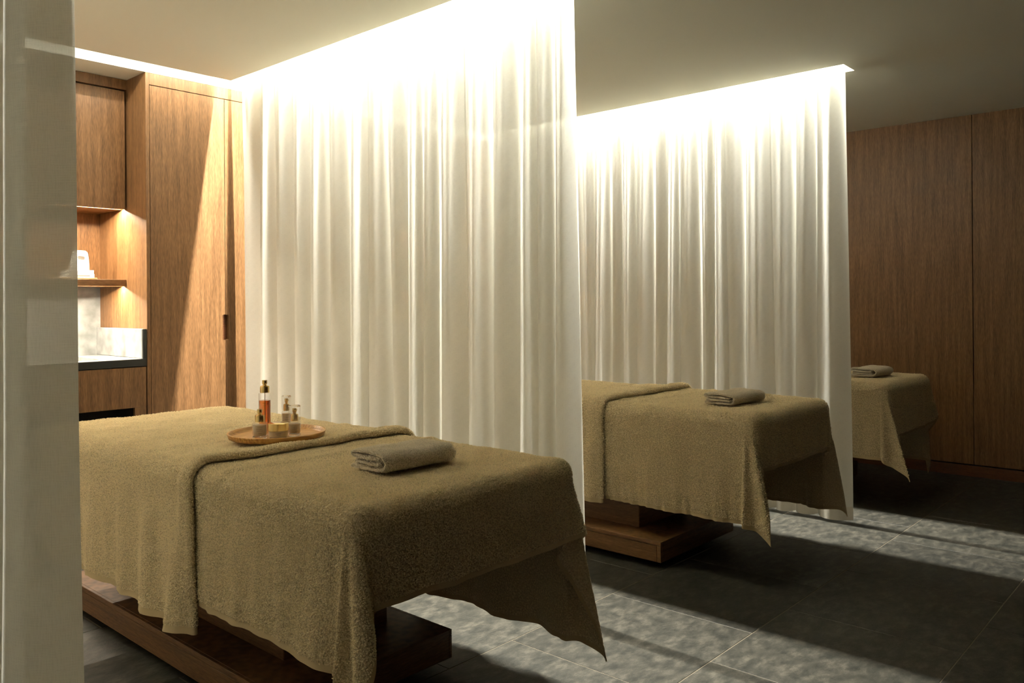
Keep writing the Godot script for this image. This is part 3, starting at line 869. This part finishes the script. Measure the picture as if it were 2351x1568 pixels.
func niche(x0: float, x1: float, warm: float, where: String, dressed: bool) -> void:
	# wall cabinet over an open shelf over a stone sink counter over a base cabinet
	var zw := -4.51
	var b := struct_root("wall_niche" , "oak panelled niche %s" % where, "wall")
	obj("oak_panel", bx(Vector3(x0, 1.275, NICHE_Z - 0.02), Vector3(x1, H - 0.001, NICHE_Z), 0.0), M.oak_v, b)
	obj("stone_splashback", bx(Vector3(x0, 0.85, NICHE_Z - 0.02), Vector3(x1, 1.275, NICHE_Z - 0.001), 0.0), M.stone, b)
		# wall cabinet
	var o := Vector3(x0, 0, NICHE_Z)
	var t := thing("wall_cabinet", o, "oak wall cabinet above the lit shelf %s" % where, "cabinet", "oak wall cabinets in the niches")
	obj("top_rail", bx(Vector3(x0 + 0.002, 2.334, zw - 0.03) - o, Vector3(x1 - 0.002, H - 0.002, zw - 0.001) - o, 0.001), M.oak_v, t)
	obj("carcass", bx(Vector3(x0 + 0.004, 1.70, NICHE_Z + 0.001) - o, Vector3(x1 - 0.006, 2.332, zw - 0.022) - o, 0.001), M.oak_v, t)
	var half := (x0 + x1) / 2
	for d in [[x0 + 0.004, half - 0.0015], [half + 0.0015, x1 - 0.012]]:
		obj("door", bx(Vector3(d[0], 1.69, zw - 0.02) - o, Vector3(d[1], 2.325, zw) - o, 0.001), M.oak_v, t)
	# bottom board in three pieces that leave a groove for the light
	obj("bottom_board", bx(Vector3(x0 + 0.004, 1.692, NICHE_Z + 0.001) - o, Vector3(x1 - 0.006, 1.700, zw - 0.068) - o, 0.0005), M.oak_h, t)
	obj("bottom_board", bx(Vector3(x0 + 0.004, 1.692, zw - 0.047) - o, Vector3(x1 - 0.006, 1.700, zw - 0.021) - o, 0.0005), M.oak_h, t)
	shelf_light(Vector3(half, 1.697, zw - 0.055), x1 - x0 - 0.02, warm, "warm light strip under the wall cabinet %s" % where)
	# shelf
	var zs := -4.53
	var sh := thing("niche_shelf", Vector3(x0, 1.275, NICHE_Z), "thick oak shelf above stone sink %s" % where, "shelf", "oak shelves in the niches")
	var os := Vector3(x0, 1.275, NICHE_Z)
	obj("board", bx(Vector3(x0 + 0.001, 1.283, NICHE_Z + 0.001) - os, Vector3(x1 - 0.001, 1.3105, zs) - os, 0.001), M.oak_h, sh)
	obj("lower_board", bx(Vector3(x0 + 0.001, 1.275, NICHE_Z + 0.001) - os, Vector3(x1 - 0.001, 1.283, zs - 0.055) - os, 0.0005), M.oak_h, sh)
	obj("lower_board", bx(Vector3(x0 + 0.001, 1.275, zs - 0.034) - os, Vector3(x1 - 0.001, 1.283, zs) - os, 0.0005), M.oak_h, sh)
	shelf_light(Vector3(half, 1.280, zs - 0.042), x1 - x0 - 0.02, warm * 0.8, "warm light strip under the oak shelf %s" % where)
	# counter with basin
	var c := thing("sink_counter", Vector3(x0, 0.855, CAB_Z), "grey stone sink counter with dark front edge %s" % where, "sink", "stone sink counters in the niches")
	var oc := Vector3(x0, 0.855, CAB_Z)
	var bx0 := x0 + 0.12
	var bx1 := x1 - 0.17
	var bz0 := NICHE_Z + 0.1
	var bz1 := CAB_Z - 0.07
	obj("front_edge", bx(Vector3(x0 + 0.001, 0.855, CAB_Z - 0.012) - oc, Vector3(x1 - 0.002, 0.893, CAB_Z) - oc, 0.0015), M.stone_dark, c)
	obj("end_edge", bx(Vector3(x1 - 0.022, 0.894, CAB_Z - 0.012) - oc, Vector3(x1 - 0.002, 1.048, CAB_Z) - oc, 0.0015), M.stone_dark, c)
	var top := MB.new()
	top.box(Vector3(x0 + 0.001, 0.856, bz1) - oc, Vector3(x1 - 0.002, 0.8935, CAB_Z - 0.0125) - oc, 0.001)
	top.box(Vector3(x0 + 0.001, 0.856, NICHE_Z) - oc, Vector3(x1 - 0.002, 0.8935, bz0) - oc, 0.001)
	top.box(Vector3(x0 + 0.001, 0.856, bz0) - oc, Vector3(bx0, 0.8935, bz1) - oc, 0.001)
	top.box(Vector3(bx1, 0.856, bz0) - oc, Vector3(x1 - 0.002, 0.8935, bz1) - oc, 0.001)
	obj("counter_top", top, M.stone, c)
	obj("upstand", bx(Vector3(x1 - 0.022, 0.894, NICHE_Z) - oc, Vector3(x1 - 0.002, 1.048, CAB_Z - 0.0125) - oc, 0.002), M.stone, c)
	var bas := MB.new()
	bas.box(Vector3(bx0 - 0.012, 0.75, bz0 - 0.012) - oc, Vector3(bx1 + 0.012, 0.762, bz1 + 0.012) - oc, 0.0)
	bas.box(Vector3(bx0 - 0.012, 0.762, bz0 - 0.012) - oc, Vector3(bx0, 0.8555, bz1 + 0.012) - oc, 0.0)
	bas.box(Vector3(bx1, 0.762, bz0 - 0.012) - oc, Vector3(bx1 + 0.012, 0.8555, bz1 + 0.012) - oc, 0.0)
	bas.box(Vector3(bx0, 0.762, bz0 - 0.012) - oc, Vector3(bx1, 0.8555, bz0) - oc, 0.0)
	bas.box(Vector3(bx0, 0.762, bz1) - oc, Vector3(bx1, 0.8555, bz1 + 0.012) - oc, 0.0)
	obj("basin", bas, M.stone, c)
	# base cabinet with a dark open bay
	var k := thing("base_cabinet", Vector3(x0, 0, CAB_Z), "oak base cabinet under stone sink %s" % where, "cabinet", "oak base cabinets in the niches")
	var ok := Vector3(x0, 0, CAB_Z)
	obj("front_panel", bx(Vector3(x0 + 0.004, 0.643, CAB_Z - 0.02) - ok, Vector3(x1 - 0.006, 0.851, CAB_Z - 0.001) - ok, 0.001), M.oak_v, k)
	obj("front_stile", bx(Vector3(x1 - 0.065, 0.0, CAB_Z - 0.02) - ok, Vector3(x1 - 0.006, 0.6425, CAB_Z - 0.001) - ok, 0.0005), M.oak_v, k)
	obj("front_stile", bx(Vector3(x0 + 0.004, 0.0, CAB_Z - 0.02) - ok, Vector3(x0 + 0.06, 0.6425, CAB_Z - 0.001) - ok, 0.0005), M.oak_v, k)
	obj("bay_back", bx(Vector3(x0 + 0.004, 0.0, CAB_Z - 0.32) - ok, Vector3(x1 - 0.006, 0.74, CAB_Z - 0.3) - ok, 0.0), M.gap, k)
	obj("bay_side", bx(Vector3(x1 - 0.026, 0.0, CAB_Z - 0.3) - ok, Vector3(x1 - 0.006, 0.64, CAB_Z - 0.021) - ok, 0.0), M.gap, k)
	obj("bay_top", bx(Vector3(x0 + 0.004, 0.645, CAB_Z - 0.3) - ok, Vector3(x1 - 0.006, 0.66, CAB_Z - 0.021) - ok, 0.0), M.gap, k)
	if dressed: shelf_things()

func shelf_light(at: Vector3, length: float, energy: float, label: String) -> void:
	var t := thing("light_strip", at, label, "light", "warm strips in the niches")
	obj("diffuser", bx(Vector3(-length / 2, 0.0, -0.004), Vector3(length / 2, 0.003, 0.004), 0.0005), M.led_warm, t)
	var l := AreaLight3D.new()
	l.name = "strip_light"
	l.area_size = Vector2(length, 0.005)
	l.light_color = Color(1.0, 0.93, 0.82)
	l.light_energy = energy
	l.shadow_enabled = true
	l.set("area_range", 8.0)
	l.rotation.x = -PI / 2
	l.position = Vector3(0, -0.002, 0)
	t.add_child(l)

func shelf_things() -> void:
	var y := 1.3107
	var t := thing("display_board", Vector3(1.70, y, -4.655), "small bamboo board under white boxes on the oak shelf", "board")
	obj("slab", bx(Vector3(-0.11, 0, -0.06), Vector3(0.082, 0.010, 0.06), 0.003), M.bamboo, t)
	var b1 := thing("soap_box", Vector3(1.70, y + 0.0104, -4.655), "flat white carton lying on bamboo board, lower of two", "box", "flat white cartons on the shelf")
	obj("carton", bx(Vector3(-0.07, 0, -0.042), Vector3(0.074, 0.0195, 0.042), 0.0015), M.white, b1)
	obj("lettering", bx(Vector3(-0.02, 0.008, 0.042), Vector3(0.05, 0.011, 0.0422), 0.0), M.print, b1)
	var b2 := thing("soap_box", Vector3(1.70, y + 0.0302, -4.655), "flat white carton under the white oval bottle", "box", "flat white cartons on the shelf")
	obj("carton", bx(Vector3(-0.07, 0, -0.04), Vector3(0.072, 0.0195, 0.04), 0.0015), M.white, b2)
	# white bottle, a rounded oval slab with a few lines of fine print
	var d := thing("white_bottle", Vector3(1.715, y + 0.0500, -4.655), "white rounded oval bottle standing on stacked white cartons", "bottle")
	var mb := MB.new()
	var rows := []
	for q in 19:
		var f := q / 18.0
		var hw := 0.047 * (1.0 - 0.22 * pow(f, 2.4))
		if f > 0.86: hw *= sqrt(maxf(0.0, 1.0 - pow((f - 0.86) / 0.14, 2.0) * 0.55))
		rows.append([hw, 0.106 * f])
	var P := PackedVector3Array()
	var UV := PackedVector2Array()
	for rw in rows:
		for q in 33:
			var an := TAU * q / 32.0
			var cx := cos(an)
			var sz := sin(an)
			P.append(Vector3(rw[0] * signf(cx) * pow(absf(cx), 0.7), rw[1], rw[0] * 0.45 * signf(sz) * pow(absf(sz), 0.7)))
			UV.append(Vector2.ZERO)
	mb = sheet(P, UV, 33, 19)
	if mb.n[33 * 9].x < 0.0:
		for q in mb.n.size(): mb.n[q] = -mb.n[q]
		var fl := MB.new()
		fl.v = mb.v; fl.n = mb.n; fl.u = mb.u
		for q in range(0, mb.i.size(), 3): fl.tri(mb.i[q], mb.i[q + 1], mb.i[q + 2])
		mb = fl
	var cap := []
	for q in 32: cap.append(P[18 * 33 + q])
	mb.face(cap, Vector3.UP)
	obj("body", mb, M.white, d)
	var pr := MB.new()
	for q in [[0.074, 0.016], [0.069, 0.02], [0.064, 0.014], [0.059, 0.017], [0.052, 0.008]]:
		pr.box(Vector3(-q[1], q[0], 0.0190), Vector3(q[1], q[0] + 0.0007, 0.0209), 0.0)
	obj("label_print", pr, M.print, d)

# ------------------------------------------------------------------ setting
func make_room() -> void:
	var xa := -2.4
	var zfr := 3.2
	# floor: grout bed and 600 mm tiles in half bond
	var fl := struct_root("floor", "grey slate-look floor tiles with thin pale joints", "floor")
	obj("grout_bed", bx(Vector3(xa, -0.1, -4.95), Vector3(WALL_X + 0.03, -0.0012, zfr), 0.0), M.grout, fl)
	var tile := bx(Vector3(-0.2987, -0.008, -0.2987), Vector3(0.2987, 0.0, 0.2987), 0.0012).mesh()
	for row in range(-5, 8):
		var zc := -1.316 + 0.6 * row + 0.3
		var off := 0.012 if posmod(row, 2) == 1 else 0.312
		var x := off - 1.8
		while x < WALL_X + 0.25:
			if zc > -4.8 and zc < zfr - 0.25 and x > xa + 0.25 and x < WALL_X - 0.25:
				var o := MeshInstance3D.new()
				o.mesh = tile
				o.name = "tile"
				o.material_override = M.tiles[posmod(row * 7 + int(round(x / 0.3)) * 3 + row * row, 5)]
				fl.add_child(o, true)
				o.position = Vector3(x, 0, zc)
			elif zc > -4.8 and zc < zfr - 0.25:
				# cut tile along a wall
				var lo := maxf(x - 0.2987, xa + 0.002)
				var hi := minf(x + 0.2987, WALL_X - 0.001)
				if hi - lo > 0.03:
					var o := obj("tile", bx(Vector3(lo, -0.008, zc - 0.2987), Vector3(hi, 0, zc + 0.2987), 0.0012), M.tiles[posmod(row * 3, 5)], fl)
			x += 0.6
	# ceiling: plaster slabs around the lighting slots, closed above
	var ce := struct_root("ceiling", "pale plaster ceiling with slots for curtains and light", "ceiling")
	var zs := -4.12
	var xs := xa
	var slots := [[-1.70, -1.544, -1.56], [0.30, 0.456, -0.95], [2.30, 2.456, -1.56], [4.30, 4.456, -1.56]]  # first slot is out of view, added to hold the extra light strips
	for q in slots:
		obj("slab", bx(Vector3(xs, H, zs), Vector3(q[0], H + 0.50, -1.56), 0.0), M.plaster, ce)
		xs = q[1]
	obj("slab", bx(Vector3(xs, H, zs), Vector3(WALL_X, H + 0.50, -1.56), 0.0), M.plaster, ce)
	obj("slab", bx(Vector3(xa, H, -1.56), Vector3(0.30, H + 0.50, zfr), 0.0), M.plaster, ce)
	obj("slab", bx(Vector3(0.30, H, -0.95), Vector3(0.456, H + 0.50, zfr), 0.0), M.plaster, ce)
	obj("slab", bx(Vector3(0.456, H, -1.56), Vector3(WALL_X, H + 0.50, zfr), 0.0), M.plaster, ce)
	obj("cabinet_soffit", bx(Vector3(xa, H, -4.95), Vector3(WALL_X, H + 0.50, CAB_Z), 0.0), M.plaster, ce)
	obj("slot_top", bx(Vector3(xa, H + 0.50, -4.95), Vector3(WALL_X + 0.1, H + 0.64, zfr), 0.0), M.slot, ce)
	for q in slots:
		obj("curtain_track", bx(Vector3((q[0] + q[1]) / 2 - 0.008, H + 0.312, zs), Vector3((q[0] + q[1]) / 2 + 0.008, H + 0.345, q[2] - 0.005), 0.001), M.slot, ce)
	# walls
	var wr := struct_root("wall_right", "dark oak veneer panel wall with narrow vertical joints", "wall")
	obj("backing", bx(Vector3(WALL_X + 0.012, 0.0, -4.95), Vector3(WALL_X + 0.1, H + 0.50, zfr), 0.0), M.gap, wr)
	var z := -1.367 - 1.2 * 3
	while z < zfr:
		obj("panel", bx(Vector3(WALL_X - 0.008, 0.081, maxf(z + 0.002, -4.94)), Vector3(WALL_X + 0.012, H, minf(z + 1.198, zfr)), 0.0012), M.oak_v, wr)
		z += 1.2
	var bb := struct_root("baseboard_right", "reddish dark wood baseboard below the panel wall", "baseboard")
	obj("board", bx(Vector3(WALL_X - 0.004, 0.0, -4.94), Vector3(WALL_X + 0.012, 0.072, zfr), 0.001), M.oak_base, bb)
	var wl := struct_root("wall_left", "oak veneer wall behind the camera side bay", "wall")
	obj("panel", bx(Vector3(xa - 0.1, 0, -4.95), Vector3(xa, H + 0.50, zfr), 0.0), M.oak_v, wl)
	var wf := struct_root("wall_front", "oak veneer wall opposite the cabinets", "wall")
	obj("panel", bx(Vector3(xa, 0, zfr), Vector3(WALL_X + 0.1, H + 0.50, zfr + 0.1), 0.0), M.oak_v, wf)
	var wb := struct_root("wall_back", "wall behind the cabinets", "wall")
	obj("panel", bx(Vector3(xa, 0, -5.05), Vector3(WALL_X + 0.1, H + 0.64, -4.95), 0.0), M.plaster, wb)
	obj("panel", bx(Vector3(xa, 0, -4.94), Vector3(-1.125, H, CAB_Z), 0.0), M.oak_v, wb)

# ------------------------------------------------------------------ scene
func _ready() -> void:
	# camera: level, shifted lens, slight roll
	var cam := Camera3D.new()
	cam.name = "camera"
	cam.projection = Camera3D.PROJECTION_FRUSTUM
	cam.near = 0.05
	cam.far = 60.0
	cam.size = 0.05 * 1568.0 / 1885.0
	cam.frustum_offset = Vector2(0, 0.05 * (694.6 - 784.0) / 1885.0)
	cam.position = Vector3(0, 1.172, 0)
	cam.rotation = Vector3(0, deg_to_rad(-47.97), deg_to_rad(-0.41))
	add_child(cam)
	cam.current = true
	var we := WorldEnvironment.new()
	var env := Environment.new()
	env.background_mode = Environment.BG_COLOR
	env.background_color = Color(0, 0, 0)
	env.tonemap_mode = Environment.TONE_MAPPER_LINEAR
	env.tonemap_exposure = 1.0
	env.sdfgi_enabled = true
	env.ssao_enabled = true
	env.ssil_enabled = true
	we.environment = env
	add_child(we)
	rng.seed = 7
	fuzz.seed = 3
	fuzz.frequency = 85.0
	fuzz.fractal_octaves = 2
	soft.seed = 5
	soft.frequency = 0.6
	soft.fractal_octaves = 2
	make_materials()
	# LED strips in the ceiling slots, one on each side of every curtain, and one along the cabinets
	var white := Color(1.0, 0.985, 0.93)
	var e := 45.0
	for q in [[-1.70, -1.544, -1.58, "unseen added curtain, added fill on side away from beds", "unseen added curtain, added fill on the beds' side", -1.646, -1.592], [0.30, 0.456, -2.3, "curtain before the tray bed, on side away from it", "curtain before the tray bed, on that bed's side", 0.354, 0.408], [2.30, 2.456, -1.58, "curtain behind tray bed, on that bed's side", "curtain behind tray bed, on the middle bed's side", 2.360, 2.406], [4.30, 4.456, -1.58, "curtain behind middle bed, on that bed's side", "curtain behind middle bed, on the wood wall's side", 4.360, 4.410]]:  # first pair is unseen, added as fill for the curtain before the tray bed
		var ln: float = q[2] + 3.8
		led_strip("led_strip", Vector3(q[5], H + 0.43, q[2] - ln / 2), Vector2(0.012, ln), e, white, "ceiling slot light strip above %s" % q[3], "light strips in the ceiling slots", M.led)
		led_strip("led_strip", Vector3(q[6], H + 0.43, q[2] - ln / 2), Vector2(0.012, ln), e, white, "ceiling slot light strip above %s" % q[4], "light strips in the ceiling slots", M.led)
	led_strip("led_strip", Vector3(1.83, H + 0.085, -4.133), Vector2(8.4, 0.012), e * 0.18, white, "long light strip in the slot in front of the cabinets", "light strips in the ceiling slots", M.led)
	make_room()
	# cabinets along the back wall: a tall unit and a sink niche for each bay
	niche(-1.12, -0.093, 1.0, "in the added unseen bay", false)  # unseen niche and its strips, added along with the extra lit curtain
	tall_cabinet(-0.093, 0.88, "tall oak cabinet between the two niches farthest from the wood wall")
	tall_cabinet(1.907, 2.88, "tall two-door oak cabinet with finger pull right of shelf niche")
	tall_cabinet(3.907, 4.88, "tall oak cabinet between middle bed niche and corner niche")
	niche(0.88, 1.907, 4.0, "beside the tall cabinet with finger pull", true)
	niche(2.88, 3.907, 1.0, "facing the middle bed", false)
	niche(4.88, WALL_X, 1.0, "in the corner by the wood wall", false)
	var c1 := [-4.17, -3.974, -3.841, -3.669, -3.521, -3.355, -3.201, -3.041, -2.915, -2.771, -2.656, -2.56, -2.409, -2.249, -2.098, -2.021, -1.93, -1.845]
	var c2 := [-4.17, -4.03, -3.88, -3.75, -3.6, -3.47, -3.316, -3.209, -3.074, -2.996, -2.89, -2.747, -2.66, -2.575, -2.437, -2.346, -2.282, -2.146, -2.003, -1.849, -1.734, -1.585]
	var c0 := []
	for k in 21: c0.append(-4.17 + (4.17 - 1.118) * k / 20.0 + 0.02 * sin(k * 2.3))
	c0[20] = -1.118
	var c4 := []
	for k in 19: c4.append(-4.17 + (4.17 - 1.6) * k / 18.0 + 0.02 * sin(k * 1.7))
	curtain(-1.62, c4, 0.015, H + 0.31, 21, "added unseen white sheer curtain lighting the far side of the curtain before the tray bed")  # out of view, added as a glowing source for the next curtain
	curtain(0.38, c0, 0.015, H + 0.31, 3, "white sheer curtain with broad folds hanging before the bed with the tray")
	curtain(2.38, c1, 0.015, H + 0.31, 8, "white sheer curtain between bed with the tray and middle bed")
	curtain(4.38, c2, 0.015, H + 0.31, 13, "white sheer curtain between middle bed and bed by the wood wall")
	make_beds()
	make_products()
